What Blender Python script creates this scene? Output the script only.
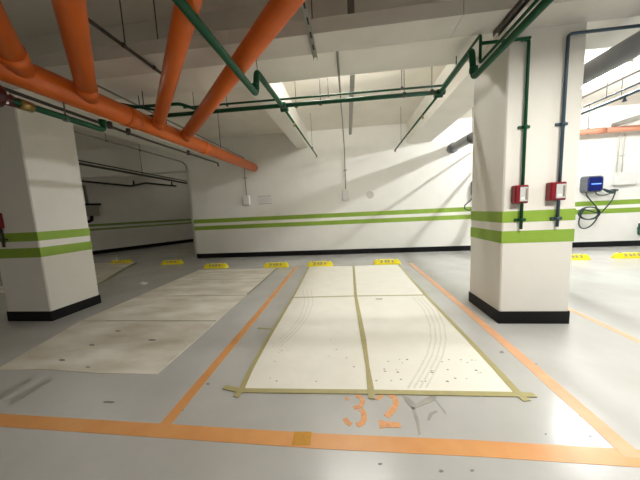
import bpy, math, random
from mathutils import Vector, Matrix
random.seed(7)
for o in list(bpy.data.objects): bpy.data.objects.remove(o)
scn = bpy.context.scene
col = scn.collection

# ------------------------------------------------------------------ camera
FPX, PITCH, ROLL, YAW, CAMZ = 255.44, -0.11595, -0.04815, -0.11272, 1.25
cf = Vector((math.sin(YAW)*math.cos(PITCH), math.cos(YAW)*math.cos(PITCH), math.sin(PITCH)))
cr0 = Vector((math.cos(YAW), -math.sin(YAW), 0)); cu0 = cr0.cross(cf)
cr = cr0*math.cos(ROLL) + cu0*math.sin(ROLL); cu = cu0*math.cos(ROLL) - cr0*math.sin(ROLL)
cam = bpy.data.cameras.new('camera'); camo = bpy.data.objects.new('camera', cam); col.objects.link(camo)
cam.sensor_width = 36; cam.lens = 36*FPX/640; cam.clip_start = .02
m3 = Matrix((cr, cu, -cf)).transposed()
camo.matrix_world = Matrix.Translation((0, 0, CAMZ)) @ m3.to_4x4()
scn.camera = camo
def ray(px, py): return cf + cr*((px-320)/FPX) + cu*((240-py)/FPX)
def G(px, py, z=0.0):                       # where the line of sight meets the level z
    d = ray(px, py); t = (z-CAMZ)/d.z
    return Vector((d.x*t, d.y*t, z))

# ------------------------------------------------------------------ world, exposure
w = bpy.data.worlds.new('world'); scn.world = w; w.use_nodes = True
w.node_tree.nodes['Background'].inputs[0].default_value = (.9, .95, 1, 1)
w.node_tree.nodes['Background'].inputs[1].default_value = 0.0
scn.view_settings.view_transform = 'Standard'; scn.view_settings.look = 'None'
scn.view_settings.gamma = 1; scn.view_settings.use_curve_mapping = False
scn.view_settings.exposure = 0.55

# first lamp inferred, the rest added unseen for brightness: (x, y, z, watts, colour, runs along, bare tube)
LAMPS = [
    (4.15, 5.05, 3.16, 205, (.97, .985, 1.0), 'y', True, 'lit bare tube lamp hung past the big grey pipe'),
    (7.6, 5.05, 3.16, 90, (.97, .985, 1.0), 'y', True, 'added unseen bare tube lamp hung in the bay after the blue charger'),  # added out of frame to brighten the far bays
    (1.92, 1.2, 2.62, 46, (1.0, .97, .91), 'x', False, 'added unseen batten lamp hung over the aisle before bay 32'),  # added above the frame to light wall, sheets and floor
    (5.4, 1.0, 2.70, 82, (.97, .985, 1.0), 'x', False, 'added unseen batten lamp hung over the aisle past the red-box column'),  # added out of frame to brighten the floor on this side
    (0.0, 3.70, 3.22, 64, (1.0, .97, .91), 'x', True, 'added hidden bare tube lamp hung close behind the cross beam'),  # hidden lamp added to brighten the centre bay and back wall
    (-4.2, -3.0, 2.70, 32, (1.0, .95, .86), 'x', False, 'added unseen batten lamp hung over the far side of the aisle'),  # added behind the camera to light the plain column's front
    (-6.3, 4.75, 3.1, 8, (1.0, .93, .78), 'y', True, 'added dim bare tube lamp hidden behind the column under the orange pipe'),  # added out of sight to lift the lintel and side wall
    (-6.8, 10.2, 3.2, 7, (1.0, .92, .78), 'x', True, 'added dim bare tube lamp hidden in the dark side room'),  # added behind the lintel to lift the side room
]

# ------------------------------------------------------------------ materials
MAT = {}
def mat(name, c, rough=.5, var=.06, scale=6, metal=0, bump=0, bscale=60, emit=None, c2=None, spec=.5, stretch=None, alpha=None):
    m = bpy.data.materials.new(name); m.use_nodes = True; nt = m.node_tree; N = nt.nodes; L = nt.links
    b = N['Principled BSDF']; b.inputs['Roughness'].default_value = rough; b.inputs['Metallic'].default_value = metal
    b.inputs['Specular IOR Level'].default_value = spec
    tc = N.new('ShaderNodeTexCoord'); mp = N.new('ShaderNodeMapping'); L.new(tc.outputs['Object'], mp.inputs[0])
    if stretch: mp.inputs['Scale'].default_value = stretch
    nz = N.new('ShaderNodeTexNoise'); nz.inputs['Scale'].default_value = scale; nz.inputs['Detail'].default_value = 6
    L.new(mp.outputs[0], nz.inputs['Vector'])
    cr_ = N.new('ShaderNodeValToRGB'); cr_.color_ramp.elements[0].position = .3; cr_.color_ramp.elements[1].position = .7
    lo = c2 if c2 else tuple(x*(1-var*2) for x in c)
    cr_.color_ramp.elements[0].color = (*lo, 1); cr_.color_ramp.elements[1].color = (*c, 1)
    L.new(nz.outputs[0], cr_.inputs[0]); L.new(cr_.outputs[0], b.inputs['Base Color'])
    if bump:
        n2 = N.new('ShaderNodeTexNoise'); n2.inputs['Scale'].default_value = bscale; n2.inputs['Detail'].default_value = 3
        L.new(mp.outputs[0], n2.inputs['Vector'])
        bp = N.new('ShaderNodeBump'); bp.inputs['Strength'].default_value = bump; bp.inputs['Distance'].default_value = .01
        L.new(n2.outputs[0], bp.inputs['Height']); L.new(bp.outputs[0], b.inputs['Normal'])
    if emit:
        b.inputs['Emission Color'].default_value = (*emit[0], 1); b.inputs['Emission Strength'].default_value = emit[1]
    if alpha is not None: b.inputs['Alpha'].default_value = alpha
    MAT[name] = m
    return m
mat('wall', (.88, .868, .81), .75, .02, 3, bump=.08, bscale=120)
mat('wall_grey', (.42, .40, .36), .75, .03, 3)
mat('ceiling', (.84, .795, .70), .85, .05, 2, bump=.12, bscale=80)
mat('beam', (.87, .84, .765), .8, .04, 2, bump=.1, bscale=80)
mat('column', (.79, .765, .70), .6, .02, 3, bump=.05, bscale=90)
mat('floor', (.55, .55, .53), .24, .07, 1.3, bump=.05, bscale=14, c2=(.45, .445, .415))
mat('green', (.27, .43, .045), .55, .05, 8)
mat('green_dim', (.27, .40, .10), .55, .05, 8)
mat('black', (.008, .008, .009), .45, .1, 8, spec=.2)
mat('orange_paint', (.75, .375, .14), .35, .10, 5, c2=(.68, .31, .10))
mat('ochre', (.62, .30, .02), .4, .10, 30)
mat('number', (.82, .40, .17), .5, .12, 40)
mat('sheet', (.89, .87, .775), .55, .025, 5, bump=.15, bscale=14)
mat('sheet_dirty', (.83, .81, .73), .55, .1, 2.6, bump=.15, bscale=14, c2=(.55, .50, .39), stretch=(.7, 1.6, 1))
mat('tape', (.46, .41, .19), .45, .06, 20)
mat('seam', (.30, .28, .18), .6, .06, 20)
mat('tyre', (.79, .77, .68), .6, .05, 20)
mat('speck', (.24, .22, .16), .6, .05, 20)
mat('smudge', (.27, .27, .245), .5, .15, 30)
mat('smudge2', (.40, .385, .34), .35, .12, 12)
mat('yellow', (.97, .82, .012), .45, .08, 20)
mat('letter', (.33, .33, .26), .6, .05, 20)
mat('orange_glare', (.70, .30, .18), .5, .05, 5)  # pipe orange with overexposure haze painted into the colour
mat('orange_overexposed', (.84, .47, .26), .45, .1, 9, c2=(.74, .40, .22))  # line orange paled to stand in for overexposure in the bright bay
mat('orange_pipe', (.72, .14, .010), .38, .06, 5)
mat('orange_ring', (.82, .24, .06), .4, .05, 10)
mat('green_pipe', (.004, .078, .030), .45, .12, 6, spec=.25)
mat('teal_pipe', (.045, .085, .12), .4, .12, 6)
mat('dark_pipe', (.05, .045, .035), .45, .1, 8)
mat('grey_pipe', (.17, .17, .18), .38, .08, 6)
mat('galv', (.36, .35, .32), .4, .08, 12, metal=.5)
mat('tray', (.66, .63, .57), .55, .05, 4)
mat('rod', (.14, .13, .11), .45, .1, 20, metal=.4)
mat('red', (.23, .012, .02), .35, .08, 10)
mat('dark_red', (.06, .004, .005), .4, .1, 10)
mat('glass_panel', (.62, .62, .60), .15, .05, 10)
mat('plastic_white', (.80, .79, .75), .45, .02, 10)
mat('plastic_grey', (.13, .14, .16), .4, .04, 10)
mat('blue', (.006, .014, .13), .12, .1, 4)
mat('blue_light', (.1, .2, .9), .2, .02, 4, emit=((.15, .3, 1), 1.2))
mat('cable', (.022, .05, .05), .45, .1, 10)
mat('conduit', (.62, .60, .54), .5, .04, 10)
mat('conduit_grey', (.33, .32, .28), .5, .05, 10)
mat('brass', (.35, .25, .08), .35, .1, 10, metal=.7)
mat('print_grey', (.33, .33, .31), .7, .02, 10)
mat('dark_green', (.02, .09, .06), .5, .05, 10)
mat('tube', (.9, .9, .9), .3, .01, 5, emit=((1, .98, .94), 6))
mat('paper', (.8, .8, .78), .8, .03, 10)

# ------------------------------------------------------------------ builders
def tag(o, label=None, cat=None, group=None, kind=None):
    if label: o['label'] = label
    if cat: o['category'] = cat
    if group: o['group'] = group
    if kind: o['kind'] = kind
    return o
def empty(name, loc=(0, 0, 0)):
    o = bpy.data.objects.new(name, None); col.objects.link(o); o.location = loc; o.empty_display_size = .1
    return o
class MB:
    def __init__(s): s.v = []; s.f = []
    def poly(s, pts, faces):
        n = len(s.v); s.v += [tuple(p) for p in pts]; s.f += [tuple(i+n for i in f) for f in faces]; return s
    def box(s, a, b, ch=0.0):
        x0, y0, z0 = a; x1, y1, z1 = b
        if ch <= 0:
            return s.poly([(x0,y0,z0),(x1,y0,z0),(x1,y1,z0),(x0,y1,z0),(x0,y0,z1),(x1,y0,z1),(x1,y1,z1),(x0,y1,z1)],
                          [(0,3,2,1),(4,5,6,7),(0,1,5,4),(1,2,6,5),(2,3,7,6),(3,0,4,7)])
        c = ch; P = []
        def ring(i, z): return [(x0+i+c*k0, y0+i+c*k1, z) for k0, k1 in ()]
        def oct_(ix, z):
            X0, X1, Y0, Y1 = x0+ix, x1-ix, y0+ix, y1-ix
            return [(X0+c,Y0,z),(X1-c,Y0,z),(X1,Y0+c,z),(X1,Y1-c,z),(X1-c,Y1,z),(X0+c,Y1,z),(X0,Y1-c,z),(X0,Y0+c,z)]
        P = oct_(c, z0)+oct_(0, z0+c)+oct_(0, z1-c)+oct_(c, z1)
        F = [tuple(range(7, -1, -1)), tuple(range(24, 32))]
        for k in range(3):
            for i in range(8): F.append((k*8+i, k*8+(i+1) % 8, k*8+8+(i+1) % 8, k*8+8+i))
        return s.poly(P, F)
    def prism(s, pts, z0, z1):                 # a flat outline (x, y) with thickness
        n = len(pts)
        P = [(p[0], p[1], z0) for p in pts]+[(p[0], p[1], z1) for p in pts]
        F = [tuple(range(n-1, -1, -1)), tuple(range(n, 2*n))]+[(i, (i+1) % n, n+(i+1) % n, n+i) for i in range(n)]
        return s.poly(P, F)
    def ribbon(s, pts, wd, z0, z1):            # a painted or taped strip along a floor line
        pts = [Vector((p[0], p[1])) for p in pts]; lf = []; rt = []
        wl = wd if isinstance(wd, (list, tuple)) else [wd]*len(pts)
        for i, p in enumerate(pts):
            a = pts[max(i-1, 0)]; b = pts[min(i+1, len(pts)-1)]; d = (b-a).normalized(); n = Vector((-d.y, d.x))
            lf.append(p+n*wl[i]/2); rt.append(p-n*wl[i]/2)
        return s.prism(rt+lf[::-1], z0, z1)
    def tube(s, pts, r, seg=12, cap=True):
        pts = [Vector(p) for p in pts]; n = len(pts); base = len(s.v)
        rl = r if isinstance(r, (list, tuple)) else [r]*n
        d0 = (pts[1]-pts[0]).normalized()
        u = d0.orthogonal().normalized()
        for i, p in enumerate(pts):
            if i == 0: d = d0; k = 1
            elif i == n-1: d = (pts[-1]-pts[-2]).normalized(); k = 1
            else:
                da = (p-pts[i-1]).normalized(); db = (pts[i+1]-p).normalized(); d = (da+db)
                d = d.normalized() if d.length > 1e-6 else da
            u = (u-d*u.dot(d)).normalized(); vv = d.cross(u)
            for j in range(seg):
                a = 2*math.pi*j/seg; s.v.append(tuple(p+(u*math.cos(a)+vv*math.sin(a))*rl[i]))
        for i in range(n-1):
            for j in range(seg):
                a = base+i*seg+j; b = base+i*seg+(j+1) % seg; s.f.append((a, b, b+seg, a+seg))
        if cap:
            s.f.append(tuple(base+j for j in range(seg-1, -1, -1))); s.f.append(tuple(base+(n-1)*seg+j for j in range(seg)))
        return s
    def build(s, name, m, parent=None, smooth=False):
        me = bpy.data.meshes.new(name); me.from_pydata(s.v, [], s.f); me.update(); me.validate()
        me.materials.append(MAT[m])
        if smooth:
            me.polygons.foreach_set('use_smooth', [len(p.vertices) == 4 for p in me.polygons])
            me.update()
        o = bpy.data.objects.new(name, me); col.objects.link(o)
        if parent:
            o.parent = parent
            w_ = Vector((0, 0, 0)); q = parent
            while q: w_ += Vector(q.location); q = q.parent
            o.location = -w_                       # shapes are given in place; undo the parents' offset
        return o
def box(name, a, b, m, parent=None, ch=0.0): return MB().box(a, b, ch).build(name, m, parent)
def fillet(pts, r, n=5):                            # round the corners of a pipe run
    pts = [Vector(p) for p in pts]; out = [pts[0]]
    for i in range(1, len(pts)-1):
        p = pts[i]; a = pts[i-1]-p; b = pts[i+1]-p
        rr = min(r, a.length*.48, b.length*.48); A = p+a.normalized()*rr; B = p+b.normalized()*rr
        for k in range(n+1):
            t = k/n; out.append(A*(1-t)**2+p*2*t*(1-t)+B*t*t)
    out.append(pts[-1]); return out
def pipe(name, pts, r, m, parent=None, seg=12, bend=None):
    if bend: pts = fillet(pts, bend)
    return MB().tube(pts, r, seg).build(name, m, parent, True)
def copy_tree(o, parent=None):
    c = o.copy(); col.objects.link(c); c.parent = parent
    for ch in [x for x in bpy.data.objects if x.parent == o]: copy_tree(ch, c)
    return c

# ------------------------------------------------------------------ the setting
SLAB, WALL = 3.36, 7.07
def struct(o, label=None, cat=None): return tag(o, label, cat, kind='structure')
floor = struct(box('floor', (-20, -7.2, -.2), (13, 16.2, 0), 'floor'))
ceiling = struct(box('ceiling', (-20, -7.2, SLAB), (13, 16.2, SLAB+.25), 'ceiling'))
wall_back = struct(box('wall_back', (-4.5, WALL, 0), (13, WALL+.2, SLAB), 'wall'))
for z0, z1 in ((1.035, 1.15), (.835, .95)): box('painted_stripe', (-4.502, WALL-.002, z0), (13, WALL+.05, z1), 'green', wall_back)
struct(box('baseboard_back', (-4.504, WALL-.012, 0), (13, WALL+.05, .135), 'black'))
struct(box('wall_lintel', (-20, WALL, 2.57), (-4.5, WALL+.3, SLAB), 'wall'))
struct(box('wall_side', (-4.7, WALL+.2, 0), (-4.5, 16.1, SLAB), 'wall'))
struct(box('wall_right', (12.8, -7, 0), (13, WALL, SLAB), 'wall'))
struct(box('wall_front', (-20, -7.2, 0), (13, -7, SLAB), 'wall_grey'))
struct(box('wall_far', (-12, 16, 0), (-4.5, 16.2, SLAB), 'wall'))
WA, WB = Vector((-9.51, 8.53, 0)), Vector((-7.68, 11.92, 0)); wd = (WB-WA).normalized(); wn = Vector((-wd.y, wd.x, 0))
P0 = WA-wd*17.6; P1 = WA+wd*8.6
def oblique(z0, z1, t, back=.2): 
    return MB().prism([P0-wn*t, P1-wn*t, P1+wn*back, P0+wn*back], z0, z1)
wl = struct(oblique(0, SLAB, 0).build('wall_left', 'wall'))
for z0, z1 in ((1.05, 1.14), (.90, .97)): oblique(z0, z1, .002, .05).build('painted_stripe', 'green_dim', wl)
struct(oblique(0, .14, .012, .05).build('baseboard_left', 'black'))

# beams
struct(box('beam', (-20, 2.80, 2.87), (12.8, 3.36, SLAB), 'beam'), 'deep concrete cross beam carried by both square columns', 'beam')
for lab, x0, x1, z, y0, y1 in (
    ('white beam running from the column with two red boxes to the wall', 1.58, 2.19, 2.87, 3.36, WALL),
    ('white beam running from the column beside the orange pipe to the wall', -4.45, -3.85, 2.87, 3.36, WALL),
    ('narrow white secondary beam running midway between the two columns', -1.31, -1.0, 2.95, 3.36, WALL),
    ('beam over the driving aisle in line with the two red boxes', 1.58, 2.19, 2.87, -7, 2.80),
    ('beam over the driving aisle in line with the orange drain pipe', -4.45, -3.85, 2.87, -7, 2.80)):
    struct(box('beam', (x0, y0, z), (x1, y1, SLAB), 'beam'), lab, 'beam')

# columns with painted bands and black base
def column(x0, y0, label, s=.65):
    r = empty('column', (x0+s/2, y0+s/2, 0)); struct(r, label, 'column')
    box('shaft', (x0, y0, 0), (x0+s, y0+s, 2.87), 'column', r, .012)
    for z0, z1 in ((1.04, 1.15), (.835, .955)): box('painted_stripe', (x0-.0015, y0-.0015, z0), (x0+s+.0015, y0+s+.0015, z1), 'green', r)
    box('base_band', (x0-.006, y0-.006, 0), (x0+s+.006, y0+s+.006, .13), 'black', r)
    return r
column(1.51, 2.70, 'square white column with two red boxes, green bands and black base')
column(-4.47, 2.75, 'square white column with green bands under the orange drain pipe')

# floor markings ---------------------------------------------------
def line(pts, wd_, z=.0015, m='orange_paint', name='painted_line'): return MB().ribbon(pts, wd_, .0002, z).build(name, m, floor)
YF = 1.245
fa, fb = G(0, 420), G(640, 458.5); sl = (fb.y-fa.y)/(fb.x-fa.x)
line([(fa.x-5, fa.y-5*sl), (fa.x, fa.y), G(160, 430.5), G(320, 441), G(480, 448.5), fb, (fb.x+.06, fb.y)], .093, .0016)
line([(-1.15, YF+.04), (-1.16, 3.2), (-1.20, 5.6)], .075)
line([G(636, 458), (1.345, 2.0), (1.35, 3.2), (1.33, 5.7)], [.09, .085, .08, .075], .0018, 'orange_overexposed')
line([(2.44, 1.9), (2.46, 3.1), (2.55, 5.4)], .06, .0015, 'orange_overexposed')
line([G(293, 438.5), G(311, 438.5)], .085, .0022, 'ochre', 'paint_patch')
# the stencilled number, stroke by stroke
def crop(x, y): return G(330+x/5.333, 380+y/5.333)
num = empty('painted_number', (0, 1.45, 0)); num.parent = floor
for k, (st, wds) in enumerate((([(84, 102), (100, 96)], .03), ([(138, 82), (163, 92), (176, 114), (165, 138), (128, 151)], .03), ([(162, 156), (180, 175), (183, 205), (172, 230), (144, 243)], .034),
            ([(80, 203), (92, 226), (114, 239)], .03), ([(250, 106), (262, 92), (284, 83)], .024), ([(314, 80), (343, 93), (354, 122), (338, 157), (300, 196)], .036), ([(262, 235), (300, 238), (376, 241)], [.062, .04, .036]))):
    MB().ribbon([crop(*p) for p in st], wds, .0002, .0013+.0001*k).build('stroke', 'number', num)
# smears and marks of their own shape
def blot(pts, m='smudge', z=.0011): return MB().prism([G(*p) for p in pts][::-1], .0002, z).build('stain', m, floor)
blot([(402,395),(409,398),(416,404),(424,399),(432,395),(437,397),(434,401),(424,405),(414,409),(411,408),(404,400)], 'smudge2')
blot([(411,407),(415,408),(419,420),(421,434),(419,435),(416,422)], 'smudge2')
blot([(429,413),(436,410),(438,412),(433,414),(430,420),(427,420)], 'smudge2')
blot([(434,399),(436,399),(446,412),(446,415)], 'smudge2')
for x, y, a, b in ((380, 464, 3.2, 1.2), (441, 471, 3, 2), (472, 470.5, 2.5, 1.5), (546, 434, 1.5, .8), (590, 436, 3, 1.3), (535, 364, 3, .9), (502, 352, 2.5, 1.4), (208, 384, 2.5, 1.4), (182, 410, 2.2, 1), (110, 402, 7, 1.2), (455, 299, 1.6, .5), (580, 416, 2.2, .8)):
    k = 9; blot([(x+a*math.cos(2*math.pi*i/k)*random.uniform(.6, 1.1), y+b*math.sin(2*math.pi*i/k)*random.uniform(.6, 1.1)) for i in range(k)])
blot([(12,398),(48,378),(52,380),(34,392),(10,406)], 'smudge2'); blot([(0,392),(30,378),(34,379),(4,398),(0,400)], 'smudge2')

# ------------------------------------------------------------------ protective sheets on the bays
def sheet(pts, m, parent, z=.004, name='sheet'): return MB().prism(pts, .0004, z).build(name, m, parent)
def lerp(a, b, t): return a+(b-a)*t
matr = empty('floor_protection_sheet', (.1, 3.5, 0))
tag(matr, 'clean cream protective sheeting taped down in the bay numbered 32', 'floor covering')
Lp = [G(*p, .004) for p in ((241.5, 389), (251, 369), (268, 338.5), (292.6, 297.5), (301, 282), (309, 266.5))]
Mp = [G(*p, .004) for p in ((371, 391), (367.5, 366), (363.5, 339), (355.6, 296), (354.5, 280), (353.5, 266))]
Rp = [G(*p, .004) for p in ((518, 393), (497, 370), (467, 338), (425.5, 295), (412, 280), (398.5, 264.5))]
V2 = lambda p: Vector((p[0], p[1]))
g = .004
for A, B in ((Lp, Mp), (Mp, Rp)):
    sheet([(p[0]+g, p[1]) for p in A[:4]][::1] and [(B[0][0]-g, B[0][1])]+[(p[0]-g, p[1]) for p in B[1:4]][:3]+[(p[0]+g, p[1]) for p in A[:4]][::-1], 'sheet', matr)
    sheet([(p[0]-g, p[1]+.008) for p in B[3:]]+[(p[0]+g, p[1]+.008) for p in A[3:]][::-1], 'sheet', matr)
def tape(pts, wdt, z=.0062, m='tape', parent=matr): return MB().ribbon(pts, wdt, .0035, z).build('tape', m, parent)
GT = lambda *ps: [G(x, y, .004) for x, y in ps]
tape(GT((224, 387), (240, 390.5), (371, 392), (518, 394.5), (535, 395)), .042, .0066)
tape(GT((232, 404), (241, 390))[1:]+Lp[1:], [.042, .038, .036, .032, .03, .028])
tape(GT((236, 397), (243, 387)), .045, .0060)
tape(GT((527, 401))+Rp, [.05, .05, .045, .042, .04, .036, .03])
tape(GT((372, 399))+Mp, [.042, .046, .03, .05, .04, .045, .045], .0072)
tape([Lp[3], Mp[3]], .03, .0058); tape([Mp[3], Rp[3]], .03, .0058)
tape(GT((258, 328), (272, 328.5)), .025, .0056)
for k in range(4):                              # tyre track curving over the sheet
    MB().ribbon([G(x+k*4.2+(y-300)*.02*k, y, .004) for x, y in ((413, 297), (424, 310), (430, 325), (431, 340), (427, 355), (419, 370), (408, 388))], .014, .004, .0047).build('tyre_mark', 'tyre', matr)
for k in range(3):
    MB().ribbon([G(x+k*4, y, .004) for x, y in ((303, 290), (305, 303), (300, 317), (290, 330), (272, 347))], .012, .004, .0046).build('tyre_mark', 'tyre', matr)
sp = MB()
for k in range(46):
    x = random.uniform(374, 486) if k < 34 else random.uniform(262, 360); y = random.choice([361, 371, 380])+random.uniform(-2, 2) if k < 34 else random.uniform(335, 385)
    p = G(x, y, .004); r = random.uniform(.003, .008)
    sp.prism([(p.x+r*1.5*math.cos(i*1.257), p.y+r*math.sin(i*1.257)) for i in range(5)], .004, .0046)
tag(sp.build('specks', 'speck', matr), kind='stuff')
blk = G(379, 299, .004); MB().ribbon([blk-Vector((.045, 0, 0)), blk+Vector((.045, .0, 0))], .03, .004, .005).build('scuff', 'speck', matr)

matl = empty('floor_protection_sheet', (-2.4, 3.5, 0))
tag(matl, 'dirty beige protective sheeting laid loose beside the square column and orange line', 'floor covering')
ys = [1.76, 2.755, 3.675, 4.63, 5.52]
def lx(y): return -3.10-.28*min(1, (y-1.76)/1.0)-.03*(y-1.76)
def rx(y): return -1.57-.015*(y-1.76)
for i in range(4):
    a, b = ys[i], ys[i+1]-.012
    pts = [(rx(a), a), (rx(b), b)]+[(lx(lerp(a, b, t)), lerp(a, b, t)) for t in (1, .75, .5, .25, 0)]
    if i == 0: pts += [(-2.6, 1.785), (-2.1, 1.755)]
    sheet(pts, 'sheet_dirty', matl)
    if i: MB().ribbon([(lx(a)+.35, a-.006), (rx(a)-.02, a-.006)], .022, .0006, .0045).build('seam', 'seam', matl)
MB().ribbon([(-1.625, 5.52), (-1.60, 4.3), (-1.60, 3.7)], .03, .003, .0055).build('edge_strip', 'seam', matl)
for x, y, a, b in ((92, 345, 3, 1), (62, 360, 3.5, 1.2), (88, 367, 2.5, .8), (118, 331, 3, .8), (152, 340, 4, 1)):
    MB().prism([G(x+a*math.cos(-i*.785), y+b*math.sin(-i*.785), .004) for i in range(8)], .004, .0047).build('stain', 'smudge', matl)

matf = empty('floor_protection_sheet', (-6, 5, 0))
tag(matf, 'grey rumpled protective sheeting on the dark bay behind the square column', 'floor covering')
sheet([(-4.62, 3.9), (-4.86, 4.38), (-5.2, 4.95), (-5.62, 5.7), (-6.05, 6.55), (-6.35, 6.7), (-7.6, 6.62), (-7.3, 5.2), (-7.0, 3.9)], 'sheet_dirty', matf, .02)
MB().ribbon([(-4.62, 3.9), (-4.86, 4.38), (-5.2, 4.95), (-5.62, 5.7), (-6.05, 6.55)], .05, .0, .035).build('curled_edge', 'seam', matf)

# ------------------------------------------------------------------ wheel stops
def make_stop():
    r = empty('wheel_stop'); L, D, H = .29, .075, .10
    pr = [(-D, 0), (-D*.9, .03), (-D*.45, H), (D*.45, H), (D*.9, .03), (D, 0)]
    m = MB(); n = len(pr); P = []
    for x, k in ((-L, .25), (-L*.93, .72), (-L*.80, 1), (L*.80, 1), (L*.93, .72), (L, .25)):
        P += [(x, y*(.8+.2*k), z*k) for y, z in pr]
    F = [tuple(range(n-1, -1, -1)), tuple(range(5*n, 6*n))]
    for i in range(5):
        for j in range(n): F.append((i*n+j, i*n+(j+1) % n, (i+1)*n+(j+1) % n, (i+1)*n+j))
    m.poly(P, F).build('body', 'yellow', r)
    import math as _m
    def q(x, t, e=.002):                           # a point on the sloping front face
        y0, z0, y1, z1 = -D*.9, .03, -D*.45, H
        return (x, lerp(y0, y1, t)-e*.9, lerp(z0, z1, t)+e*.5)
    for i in range(4):
        x0 = -.14+i*.075; mm = MB()
        for a, b, c, d in ((0, .15, .05, .30), (0, .5, .05, .62), (0, .78, .05, .9), (.0, .15, .012, .9), (.02, .15, .032, .9)) if i % 2 == 0 else ((0, .4, .05, .52), (0, .7, .05, .82), (.02, .12, .034, .95), (.04, .15, .052, .6)):
            mm.poly([q(x0+a, b), q(x0+c, b), q(x0+c, d), q(x0+a, d), q(x0+a, b, -.002), q(x0+c, b, -.002), q(x0+c, d, -.002), q(x0+a, d, -.002)], [(0,1,2,3),(7,6,5,4),(0,4,5,1),(1,5,6,2),(2,6,7,3),(3,7,4,0)])
        mm.build('lettering', 'letter', r)
    for sx in (-1, 1): pipe('bolt', [(sx*L*.6, 0, H-.004), (sx*L*.6, 0, H+.006)], .014, 'rod', r, 8)
    return r
st0 = make_stop()
GS = 'yellow wheel stops along the wall'
stops = [(-.66, 5.64, 0, 'yellow wheel stop at the corner of the cream sheeting by the orange line'), (.82, 5.68, 0, 'yellow wheel stop at the cream sheeting corner facing the wall beam'),
         (-3.18, 5.70, 0, 'yellow wheel stop behind the dirty sheeting near the wall corner'), (-1.68, 5.64, 0, 'yellow wheel stop behind the dirty sheeting beside the orange line'),
         (-4.76, 6.32, .06, 'dull yellow wheel stop on bare dark floor before the wall opening'), (-6.5, 6.55, .1, 'dull yellow wheel stop at the end of the grey rumpled sheeting'),
         (4.55, 5.68, 0, 'yellow wheel stop half hidden by the column with red boxes'), (5.62, 5.72, 0, 'yellow wheel stop on the floor in front of the blue charger')]
for i, (x, y, a, lab) in enumerate(stops):
    o = st0 if i == 0 else copy_tree(st0)
    o.location = (x, y, .0); o.rotation_euler.z = a; tag(o, lab, 'wheel stop', GS)

# ------------------------------------------------------------------ orange drain pipe with branches at 45 degrees
dr = empty('drain_pipe', (-2.55, WALL, 2.5)); tag(dr, 'thick orange drain pipe with slanting branches running into the wall', 'pipe')
MX = -2.55
def mz(y): return 2.45+.012*(y-2)
R1 = .110
pipe('main_pipe', [(MX, -1.5, mz(-1.5)), (MX, WALL, mz(WALL))], R1, 'orange_pipe', dr, 28)
for y0, rr, dy in ((1.93, .093, -1), (2.46, .09, -1), (3.40, .080, -1.09), (3.97, .090, -1)):
    L_ = 3.6; d = Vector((1, dy, .045)).normalized(); s = Vector((MX, y0, mz(y0)+.005))
    b = pipe('branch_pipe', [s, s+d*L_], rr*.86, 'orange_pipe', dr, 26)
    pipe('socket_ring', [s+d*.18, s+d*.36], rr*.92, 'orange_pipe', b, 26)
for y in (1.35, 2.95, 4.55):
    pipe('coupling', [(MX, y-.08, mz(y)), (MX, y+.08, mz(y))], R1+.006, 'orange_pipe', dr, 28)
    pipe('coupling_edge', [(MX, y+.08, mz(y)), (MX, y+.086, mz(y))], R1+.0075, 'orange_ring', dr, 28)
def hanger(parent, x, y, z, r, top, cl=True, rr=.006, m='rod'):
    pipe('hanger_rod', [(x, y, z+r*.9), (x, y, top)], rr, m, parent, 6)
    if cl:
        pipe('pipe_clamp', [(x, y-.014, z), (x, y+.014, z)], r*1.12+.002, m, parent, 14)
for y in (5.2, 3.6): hanger(dr, MX, y, mz(y), R1, SLAB, False)

# ------------------------------------------------------------------ green sprinkler pipework
sk = empty('sprinkler_pipe', (0, 3.46, 2.65)); tag(sk, 'green sprinkler pipework with a cross main and two stepped branches', 'pipe')
ZM, YM = 2.625, 3.47
pipe('cross_main', [(-2.95, YM-.08, ZM), (1.19, YM+.02, ZM)], .026, 'green_pipe', sk, 14)
pipe('branch', fillet([(-.90, -1.5, 2.42), (-.86, 2.60, 2.42), (-.84, 2.60, ZM), (-.80, YM, ZM)], .05), .030, 'green_pipe', sk, 14)
pipe('branch_end', [(-.80, YM, ZM), (-.73, 6.68, ZM)], .016, 'green_pipe', sk, 10)
pipe('branch', fillet([(1.21, -1.5, 2.41), (1.21, 2.69, 2.41), (1.19, 2.69, ZM+.03), (1.19, YM+.02, ZM)], .05), .027, 'green_pipe', sk, 14)
pipe('branch_end', [(1.19, YM, ZM), (1.20, 6.72, ZM)], .016, 'green_pipe', sk, 10)
for p in ((-.80, YM-.05, ZM), (1.19, YM+.02, ZM), (-.80, YM+.09, ZM-.0), (1.19, YM+.1, ZM)): pipe('tee_fitting', [(p[0]-.05, p[1], p[2]), (p[0]+.05, p[1], p[2])], .034, 'green_pipe', sk, 14)
for x, y, z, top in ((-.86, 2.60, 2.42, 0), (1.21, 2.69, 2.41, 0)): pipe('elbow_collar', [(x, y, z+.05), (x, y, z+.09)], .038, 'green_pipe', sk, 14)
for x, y in ((-.78, 4.1), (1.19, 4.25), (-.73, 6.55), (1.20, 6.55)):
    hd = pipe('sprinkler_head', [(x, y, ZM-.055), (x, y, ZM-.012)], [.010, .016], 'brass', sk, 8)
    pipe('deflector', [(x, y, ZM-.062), (x, y, ZM-.058)], .02, 'brass', hd, 8)
for x, y, rr, top in ((-2.0, YM-.05, .026, SLAB), (-.62, YM, .026, SLAB), (-.30, YM, .026, SLAB), (.75, YM, .026, SLAB), (1.08, YM, .026, SLAB), (-.73, 5.8, .016, SLAB), (1.20, 5.9, .016, SLAB), (-.85, 2.66, .03, 2.78)):
    hanger(sk, x, y, ZM, rr, top, True, .004)

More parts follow.
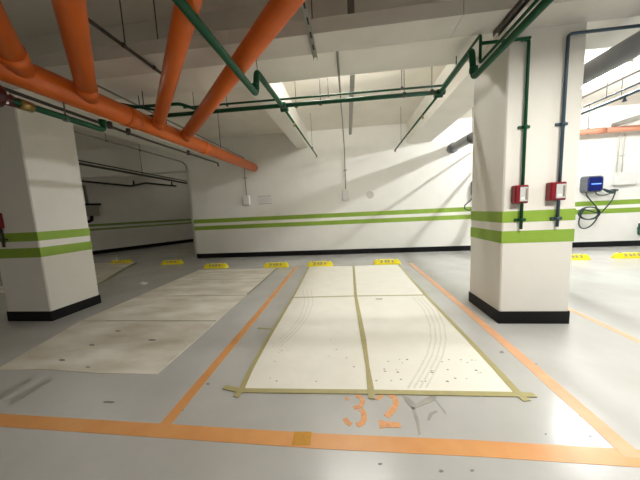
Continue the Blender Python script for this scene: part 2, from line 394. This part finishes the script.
tp = empty('sprinkler_pipe', (0, 3.55, 2.75)); tag(tp, 'thin dark green pipe running just above the thicker green main', 'pipe')
pipe('cross_run', [(-2.2, 3.50, 2.745), (1.255, 3.60, 2.745)], .013, 'green_pipe', tp, 10)
pipe('branch_run', fillet([(1.255, -1.5, 2.52), (1.255, 2.67, 2.52), (1.255, 2.67, 2.763), (1.255, 3.60, 2.745)], .03), .013, 'green_pipe', tp, 10)
pipe('drop_link', fillet([(1.255, 2.655, 2.68), (1.665, 2.655, 2.68)], .03), .014, 'green_pipe', tp, 10)
for x in (-1.6, -.2, .74): hanger(tp, x, 3.56, 2.745, .013, SLAB, True, .004)
hanger(tp, 1.255, 3.2, 2.77, .016, 2.87, False)

# pipes dropping down the column to the red boxes
def drop(x, m, label, pts):
    r = empty('column_riser', (x, 2.69, 1.0)); tag(r, label, 'pipe')
    pipe('pipe_run', fillet(pts, .035), .0135, m, r, 10)
    for z in (1.93, 1.065):
        box('saddle_clamp', (x-.05, 2.684, z-.012), (x+.05, 2.70, z+.012), m, r); pipe('saddle_strap', [(x, 2.672, z-.012), (x, 2.672, z+.012)], .019, m, r, 10)
    return r
drop(1.665, 'green_pipe', 'slim green pipe dropping down the column face through a red box', [(1.60, 2.672, 2.68), (1.665, 2.672, 2.68), (1.665, 2.672, .975)])
drop(1.985, 'teal_pipe', 'slim teal pipe coming from overhead and dropping to a red box', [(6.5, 2.672, 2.70), (1.985, 2.672, 2.685), (1.985, 2.672, .985)])
def callbox(x0, x1, z0, z1, lab, yb=2.70, d=.062):
    r = empty('call_box', ((x0+x1)/2, yb, z0)); tag(r, lab, 'alarm box', 'red alarm boxes on the columns')
    box('housing', (x0, yb-d, z0), (x1, yb, z1), 'red', r, .006)
    a = lerp(x0, x1, .32); box('cover_frame', (x0+.008, yb-d-.006, z0+.008), (x1-.008, yb-d+.004, z1-.008), 'red', r, .003)
    g_ = box('glass_window', (a, yb-d-.011, z0+.02), (x1-.016, yb-d, z1-.02), 'glass_panel', r)
    box('call_strip', (lerp(a, x1, .58), yb-d-.014, z0+.035), (lerp(a, x1, .74), yb-d-.005, z1-.035), 'speck', g_)
    box('printed_band', (a+.008, yb-d-.013, z0+.035), (lerp(a, x1, .5), yb-d-.005, z0+.06), 'paper', g_)
    return r
callbox(1.58, 1.70, 1.222, 1.395, 'red alarm box on the slim green pipe of the column')
callbox(1.885, 2.025, 1.235, 1.405, 'red alarm box on the slim teal pipe of the column')
callbox(-4.40, -4.26, 1.215, 1.405, 'red alarm box on the column under the orange drain pipe', 2.75)
lr = empty('column_riser', (-4.30, 2.72, .98)); tag(lr, 'black pipe stub below the red box under the orange drain pipe', 'pipe')
pipe('pipe_run', [(-4.30, 2.73, .98), (-4.30, 2.73, 1.215)], .0135, 'dark_pipe', lr, 10)
box('saddle_clamp', (-4.35, 2.734, 1.06), (-4.25, 2.75, 1.084), 'dark_pipe', lr)

# ------------------------------------------------------------------ hung metal trays
tr = empty('cable_tray', (0, 2.56, 2.78)); tag(tr, 'long painted metal cable tray hung across in front of the columns', 'cable tray')
TX0, TX1, n = -9.0, 9.0, 9
for i in range(n):
    a = lerp(TX0, TX1, i/n); b = lerp(TX0, TX1, (i+1)/n)-.004
    box('tray_section', (a, 2.41, 2.78), (b, 2.70, 2.90), 'tray', tr)
for x in (-4.6, -3.4, -2.06, -1.72, -.25, 1.05, 3.0, 4.6):
    pipe('hanger_rod', [(x, 2.44, 2.895), (x, 2.44, SLAB)], .006, 'rod', tr, 6)
box('hanger_strap', (.06, 2.50, 2.90), (.12, 2.54, SLAB), 'rod', tr)
ch = empty('channel_rail', (-.27, 2.75, 2.76)); tag(ch, 'slotted steel channel fixed across under the hung cable tray', 'rail')
box('web', (-.287, .3, 2.772), (-.247, 2.745, 2.779), 'galv', ch)
for x in (-.287, -.250): box('flange', (x, .3, 2.745), (x+.003, 2.745, 2.775), 'galv', ch)
for k in range(13): box('slot', (-.274, .5+k*.17, 2.7705), (-.260, .58+k*.17, 2.773), 'black', ch)

cb = empty('channel_rail', (1.39, 2.7, 2.74)); tag(cb, 'dark steel channel under the tray beside the column green pipes', 'rail')
box('web', (1.365, .3, 2.765), (1.415, 2.68, 2.779), 'rod', cb)
for x in (1.365, 1.411): box('flange', (x, .3, 2.735), (x+.004, 2.68, 2.77), 'rod', cb)

lt = empty('light_trunking', (.12, 4.8, 2.95)); tag(lt, 'unlit grey light trunking hung along the bay ceiling', 'light fitting')
box('body', (.085, 3.50, 2.95), (.155, 6.20, 3.0), 'galv', lt, .006)
box('cover_strip', (.10, 3.52, 2.945), (.14, 6.18, 2.952), 'conduit_grey', lt)
for y in (3.8, 5.0, 6.0): pipe('hanger_rod', [(.12, y, 3.0), (.12, y, SLAB)], .004, 'rod', lt, 6)

# ------------------------------------------------------------------ wall boxes and conduits
def wallbox(x0, x1, z0, z1, lab, pts, clamps=(), m='plastic_white', cm='conduit_grey'):
    r = empty('junction_box', ((x0+x1)/2, WALL, z0)); tag(r, lab, 'junction box')
    box('housing', (x0, WALL-.075, z0), (x1, WALL, z1), m, r, .012)
    box('cover', (x0+.012, WALL-.083, z0+.012), (x1-.012, WALL-.07, z1-.012), m, r, .004)
    for px in (x0+.03, x1-.03):
        for pz in (z0+.03, z1-.03): pipe('screw', [(px, WALL-.086, pz), (px, WALL-.08, pz)], .006, 'galv', r, 6)
    if pts: pipe('conduit', fillet(pts, .06), .0125, cm, r, 10)
    for z in clamps:
        x = pts[-1][0]; box('saddle_clamp', (x-.045, WALL-.035, z-.012), (x+.045, WALL-.001, z+.012), cm, r)
    return r
wallbox(-.135, .06, 1.48, 1.77, 'white junction box fed by the conduit along the bay ceiling', [(-.05, 2.72, 2.845), (-.03, WALL-.03, 2.845), (-.03, WALL-.03, 1.765)], (2.28,))
wallbox(-2.93, -2.73, 1.49, 1.76, 'white junction box on the wall below the orange pipe end', [(-2.82, 2.72, 2.80), (-2.82, WALL-.03, 2.80), (-2.82, WALL-.03, 1.755)], (2.25,))
wallbox(6.42, 6.90, 1.50, 1.80, 'wide white junction box beside the blue charger', [(6.58, WALL-.03, 2.7), (6.58, WALL-.03, 1.79)], (2.2,), cm='conduit')
cd = empty('conduit', (6.47, WALL, 1.8)); tag(cd, 'second pale conduit dropping to the wide box by the charger', 'conduit')
pipe('conduit_run', fillet([(6.47, 6.6, 2.9), (6.47, WALL-.03, 2.86), (6.47, WALL-.03, 1.80)], .06), .0125, 'conduit', cd, 10)

sg = empty('wall_notice', (-2.3, WALL, 1.5)); tag(sg, 'small white notice with grey rules beside the junction box', 'sign')
box('plate', (-2.51, WALL-.006, 1.49), (-2.10, WALL, 1.74), 'plastic_white', sg)
for z, x0, x1 in ((1.715, -2.49, -2.12), (1.505, -2.49, -2.12), (1.64, -2.42, -2.2), (1.58, -2.44, -2.22)): box('printed_line', (x0, WALL-.008, z-.006), (x1, WALL-.004, z+.004), 'print_grey' if z in (1.715, 1.505) else 'conduit', sg)
em = empty('wall_sticker', (.61, WALL, 1.5)); tag(em, 'faint round sticker on the wall near the ceiling conduit box', 'sticker')
pipe('disc', [(.61, WALL, 1.595), (.61, WALL-.004, 1.595)], .10, 'conduit', em, 20)
for k in range(3): box('printed_line', (.55, WALL-.006, 1.55+k*.04), (.67, WALL-.003, 1.56+k*.04), 'tray', em)

# ------------------------------------------------------------------ chargers
def charger(cx, cz, lab, cable):
    r = empty('wall_charger', (cx, WALL, cz-.19)); tag(r, lab, 'charger')
    wv, hv = .19, .20
    def rr(w_, h_, c): 
        return [(cx-w_+c, cz-h_), (cx+w_-c, cz-h_), (cx+w_-.3*c, cz-h_+.3*c), (cx+w_, cz-h_+c), (cx+w_, cz+h_-c), (cx+w_-.3*c, cz+h_-.3*c), (cx+w_-c, cz+h_), (cx-w_+c, cz+h_), (cx-w_+.3*c, cz+h_-.3*c), (cx-w_, cz+h_-c), (cx-w_, cz-h_+c), (cx-w_+.3*c, cz-h_+.3*c)]
    def slab(name, w_, h_, c, ya, yb, m, par, tap=0):
        A = rr(w_, h_, c); B = rr(w_-tap, h_-tap, c); k = len(A); mm = MB()
        mm.poly([(x, ya, z) for x, z in A]+[(x, yb, z) for x, z in B], [tuple(range(k)), tuple(range(2*k-1, k-1, -1))]+[(i, k+i, k+(i+1) % k, (i+1) % k) for i in range(k)])
        return mm.build(name, m, par)
    slab('housing', wv, hv, .06, WALL, WALL-.17, 'plastic_grey', r, .01)
    f = slab('front_panel', wv-.035, hv-.03, .05, WALL-.165, WALL-.20, 'blue', r, .012)
    box('light_bar', (cx-.10, WALL-.204, cz-.012), (cx+.11, WALL-.195, cz+.012), 'blue_light', f)
    c_ = MB().tube(cable, .014, 8).build('cable', 'cable', r, True)
    e0 = Vector(cable[-1]); e1 = Vector(cable[-2]); d = (e0-e1).normalized()
    pipe('plug', [e0, e0+d*.05, e0+d*.16], [.02, .032, .026], 'cable', c_, 10)
    return r
def coil(cx, cz):
    # hose loops hang on the wall below the charger
    y = WALL-.10; pts = []
    pts += [(cx-.12, WALL-.10, cz-.19), (cx-.10, WALL-.10, cz-.28), (cx+.02, WALL-.1, cz-.42), (cx+.13, y, cz-.55)]
    cx2, cz2 = cx-.04, cz-.66
    for k in range(0, 44):
        a = .3+k*2*math.pi/17; rad = .19+.05*math.sin(k*.37); pts.append((cx2+rad*1.15*math.cos(-a), y-.02-.0012*k, cz2+rad*math.sin(-a)*.8-(.25 if 18 < k < 27 else 0)*math.sin((k-18)/9*math.pi)))
    pts += [(cx+.19, y-.05, cz-.72), (cx+.28, y-.05, cz-.60), (cx+.42, y-.05, cz-.40), (cx+.47, y-.05, cz-.22), (cx+.45, y-.06, cz-.13), (cx+.36, y-.08, cz-.24), (cx+.2, y-.08, cz-.28), (cx+.05, y-.08, cz-.26), (cx+.02, y-.06, cz-.17)]
    return fillet(pts, .05, 3)
charger(5.90, 1.56, 'blue and grey wall charger with a coiled dark cable', coil(5.90, 1.56))
pl = empty('charging_plug', (6.26, WALL, 1.3)); tag(pl, 'black charging plug hung in its holder beside the blue charger', 'plug')
box('holder', (6.38, WALL-.09, 1.36), (6.50, WALL, 1.42), 'plastic_grey', pl, .01)
pipe('plug_body', [(6.32, WALL-.16, 1.33), (6.22, WALL-.15, 1.37), (6.12, WALL-.13, 1.43)], [.03, .038, .02], 'cable', pl, 10)
charger(3.36, 1.62, 'charger mostly hidden behind the column with red boxes', [(3.2, WALL-.1, 1.44), (3.1, WALL-.12, 1.30), (2.98, WALL-.12, 1.20), (2.97, WALL-.12, 1.12), (3.05, WALL-.12, 1.07), (3.3, WALL-.12, 1.08)])
gp = empty('wall_hook', (7.13, WALL, .3)); tag(gp, 'dark green hanger low on the wall past the blue charger', 'hook')
MB().poly([(7.05, WALL, .46), (7.25, WALL, .46), (7.22, WALL, .27), (7.09, WALL, .27), (7.05, WALL-.12, .46), (7.25, WALL-.12, .46), (7.22, WALL-.08, .27), (7.09, WALL-.08, .27)], [(0,1,2,3),(7,6,5,4),(0,4,5,1),(1,5,6,2),(2,6,7,3),(3,7,4,0)]).build('cup', 'dark_green', gp)
box('back_plate', (7.07, WALL-.01, .30), (7.23, WALL, .56), 'dark_green', gp)

# ------------------------------------------------------------------ services over the bright bay
gr = empty('ventilation_pipe', (2.66, WALL, 2.6)); tag(gr, 'large dark grey pipe running overhead past the red-box column', 'pipe')
pipe('pipe_run', [(2.64, -2, 2.555), (2.66, WALL, 2.635)], .098, 'grey_pipe', gr, 28)
pipe('flange', [(2.66, 6.86, 2.633), (2.66, 6.98, 2.634)], .122, 'grey_pipe', gr, 28)
pipe('coupling', [(2.65, 4.4, 2.607), (2.65, 4.55, 2.609)], .106, 'grey_pipe', gr, 28)
for y in (3.9, 5.9): hanger(gr, 2.655, y, 2.60, .10, SLAB)
for x, z, rr, m, lab, hd in ((3.93, 2.64, .022, 'teal_pipe', 'dark teal sprinkler branch with small heads over the bright bay', 1), (3.74, 2.66, .012, 'teal_pipe', 'thin teal pipe beside the sprinkler branch over the bright bay', 0), (3.42, 2.68, .012, 'conduit_grey', 'thin grey conduit between big grey pipe and teal pipes', 0)):
    r = empty('branch_pipe', (x, WALL, z)); tag(r, lab, 'pipe')
    pipe('pipe_run', [(x, 1.0, z), (x, WALL-.1, z)], rr, m, r, 12)
    for y in (3.2, 4.3, 5.8): hanger(r, x, y, z, rr, 2.87 if y < 3.3 else SLAB, True, .004)
    if hd:
        for y in (4.25, 5.6): pipe('sprinkler_head', [(x, y, z-.075), (x, y, z-.06), (x, y, z-.02)], [.028, .02, .012], 'teal_pipe', r, 8)
o2 = empty('drain_pipe', (6.5, 6.85, 2.78)); tag(o2, 'orange drain pipe with painted overexposure haze along the wall above the charger', 'pipe')
pipe('main_pipe', [(5.35, 6.82, 2.76), (12.7, 6.82, 2.80)], .06, 'orange_glare', o2, 20)
pipe('branch_pipe', [(6.12, 6.82, 2.86), (6.2, 6.1, 2.88), (6.2, 3.5, 2.92)], .05, 'conduit_grey', o2, 16)
pipe('coupling', [(5.75, 6.82, 2.762), (5.95, 6.82, 2.763)], .068, 'orange_glare', o2, 20)
for x in (5.6, 7.2): hanger(o2, x, 6.82, 2.765, .06, SLAB)

# ------------------------------------------------------------------ services beside the orange pipe
lg = empty('valve_pipe', (-2.53, 2.5, 2.2)); tag(lg, 'green pipe with dark red flange ending in an upturned elbow', 'pipe')
pipe('pipe_run', fillet([(-2.56, .2, 2.20), (-2.53, 2.56, 2.20), (-2.53, 2.56, 2.30)], .04), .027, 'green_pipe', lg, 14)
pipe('elbow_collar', [(-2.53, 2.56, 2.25), (-2.53, 2.56, 2.30)], .036, 'green_pipe', lg, 14)
pipe('brass_nipple', [(-2.55, 1.86, 2.20), (-2.55, 1.95, 2.20)], .04, 'brass', lg, 12)
fl_ = pipe('flange', [(-2.56, 1.60, 2.21), (-2.56, 1.66, 2.21)], .095, 'dark_red', lg, 20)
pipe('flange', [(-2.56, 1.69, 2.21), (-2.56, 1.75, 2.21)], .085, 'dark_red', lg, 20)
pipe('valve_body', [(-2.56, 1.40, 2.21), (-2.56, 1.52, 2.21), (-2.56, 1.75, 2.21), (-2.56, 1.86, 2.20)], [.05, .075, .06, .036], 'dark_red', lg, 18)
for k in range(6):
    a = k*math.pi/3+.3; pipe('bolt', [(-2.56+.07*math.cos(a), 1.58, 2.21+.07*math.sin(a)), (-2.56+.07*math.cos(a), 1.77, 2.21+.07*math.sin(a))], .010, 'plastic_white', fl_, 8)
hanger(lg, -2.54, 2.2, 2.20, .027, 2.338, True)
bk = empty('conduit', (-2.64, 5, 2.3)); tag(bk, 'thin black conduit running just below the orange drain pipe', 'conduit')
pipe('conduit_run', fillet([(-2.60, .3, 2.31), (-2.66, 3.4, 2.305), (-2.60, 5.12, 2.305), (-2.60, 5.12, 2.24)], .03), .015, 'dark_pipe', bk, 10)
for y in (2.75, 3.0, 4.2): box('saddle_clamp', (-2.67, y, 2.285), (-2.63, y+.03, 2.36), 'dark_pipe', bk)
dc = empty('conduit', (-1.88, 2, 2.75)); tag(dc, 'dark conduit crossing under the cable tray between orange branches', 'conduit')
pipe('conduit_run', [(-1.87, .2, 2.745), (-1.88, 2.66, 2.745)], .015, 'dark_pipe', dc, 10)
for y in (2.2, 2.55): pipe('conduit_clip', [(-1.875, y-.012, 2.745), (-1.875, y+.012, 2.745)], .02, 'dark_pipe', dc, 10)
# short dark pipes that meet the green main behind the orange branches
for k, (p, lab) in enumerate((([(-2.9, 3.30, 2.73), (-2.15, 3.34, 2.73), (-1.95, 3.6, 2.70)], 'short dark pipe bending into the green main behind orange branches'),
        ([(-2.75, 3.0, 2.66), (-2.4, 3.36, 2.66)], 'short dark slanting pipe beside the orange main behind the branches'))):
    r = empty('pipe_stub', p[0]); tag(r, lab, 'pipe'); pipe('pipe_run', fillet(p, .05), .02-.005*k, 'green_pipe', r, 10)
    hanger(r, p[0][0]+.2, lerp(p[0][1], p[1][1], .25 if k == 0 else .55), p[0][2], .02, SLAB if k == 0 else 2.87, False)

# conduits of the dark side room
c1 = empty('conduit', (-4.55, WALL, 2.7)); tag(c1, 'grey conduit along the beam bending down at the wall corner', 'conduit')
pipe('conduit_run', fillet([(-4.53, 3.5, 2.76), (-4.53, 6.85, 2.77), (-4.53, WALL-.03, 2.70), (-4.53, WALL-.03, 2.58)], .06), .018, 'conduit_grey', c1, 10)
for y in (4.6, 5.4): hanger(c1, -4.53, y, 2.76, .018, SLAB, True, .005)
def onw(px, py, off=.05):
    d = ray(px, py); o = Vector((0, 0, CAMZ)); n3 = Vector((wn.x, wn.y, 0)); t = ((WA-n3*off)-o).dot(n3)/d.dot(n3); return o+d*t
c2 = empty('conduit', onw(131, 186)); tag(c2, 'dark pipe with upturned heads across the side room wall', 'conduit')
pipe('conduit_run', [onw(70, 180), onw(131, 186), onw(146, 183), onw(176, 186)], .035, 'dark_pipe', c2, 8)
for x, y in ((134, 184.6), (172, 185.5)): a = onw(x, y); pipe('upright_head', [a, a+Vector((0, 0, .16))], .03, 'dark_pipe', c2, 8)
for k, dy in enumerate((0, 3.2)):
    r = empty('conduit', G(150, 172, 2.45)); tag(r, ('upper' if k == 0 else 'lower')+' dark pipe of the pair crossing the side room', 'conduit')
    a = G(66, 158+dy, 2.5); b = G(196, 183+dy*.6, 2.35)
    pipe('conduit_run', [a, b], .016+.012*k, 'dark_pipe', r, 8)
    t = (125-66)/130; p = a.lerp(b, t); pipe('hanger_rod', [p, (p.x, p.y, 3.0 if k else SLAB)], .006, 'rod', r, 6)
jb = empty('junction_box', onw(91, 210)); tag(jb, 'small grey box with black straps on the side room wall', 'junction box')
c = onw(91, 211, .16); s_ = wd*.22
MB().prism([(c-s_-wn*.1)[:2], (c+s_-wn*.1)[:2], (c+s_+wn*.1)[:2], (c-s_+wn*.1)[:2]], c.z-.18, c.z+.2).build('housing', 'conduit_grey', jb)
MB().prism([(c-s_*1.3-wn*.12)[:2], (c+s_*1.3-wn*.12)[:2], (c+s_*1.3+wn*.1)[:2], (c-s_*1.3+wn*.1)[:2]], c.z+.2, c.z+.27).build('lid', 'black', jb)
pipe('cable', [(c.x, c.y, c.z-.18), (c.x-.03, c.y, c.z-.34), (c.x-.1, c.y-.1, c.z-.4)], .05, 'black', jb, 8)
pipe('feed_pipe', [(c.x-.1, c.y, c.z+.27), (c.x-.12, c.y, 2.55)], .04, 'conduit_grey', jb, 8)

# litter on the bare floor
pp = G(143, 284); sc = MB(); rnd = random.Random(3); ring = [(pp.x+.16*math.cos(i*.9)*rnd.uniform(.5, 1), pp.y+.10*math.sin(i*.9)*rnd.uniform(.5, 1)) for i in range(7)]
sc.poly([(pp.x, pp.y, .05)]+[(x, y, .001+rnd.uniform(0, .03)*(i % 2)) for i, (x, y) in enumerate(ring)], [(0, i+1, (i+1) % 7+1) for i in range(7)]+[tuple(range(7, 0, -1))])
tag(sc.build('paper_scrap', 'paper'), 'crumpled white paper scrap on the dark bare floor', 'litter')

# ------------------------------------------------------------------ lamps
for i, (x, y, z, pw, c, ax, bare, lab) in enumerate(LAMPS):
    r = empty('batten_lamp', (x, y, z)); tag(r, lab, 'lamp')
    lx_, ly_ = (.5, .045) if ax == 'x' else (.045, .6)
    box('housing', (x-lx_, y-ly_, z), (x+lx_, y+ly_, z+.05), 'plastic_white', r)
    a = Vector((lx_*.96, 0, 0)) if ax == 'x' else Vector((0, ly_*.96, 0)); v = Vector((x, y, z-.02))
    if bare: mat('tube_lit_%d' % i, (.9, .9, .9), .3, .01, 5, emit=(c, pw/(math.pi*2*math.pi*.016*1.15)))
    pipe('tube_light', [v-a, v+a], .016, 'tube_lit_%d' % i if bare else 'tube', r, 10)
    for k in (-.7, .7): pipe('hanger_rod', [(x+a.x*k, y+a.y*k, z+.05), (x+a.x*k, y+a.y*k, SLAB)], .004, 'rod', r, 6)
    if bare: continue
    ld = bpy.data.lights.new('added_fill_light', 'AREA'); ld.shape = 'RECTANGLE'; ld.size = .95 if ax == 'x' else .08; ld.size_y = .08 if ax == 'x' else 1.15  # area light of the added aisle lamps
    ld.energy = pw; ld.color = c
    lo = bpy.data.objects.new('added_fill_light', ld); col.objects.link(lo); lo.parent = r; lo.location = (0, 0, -.04)
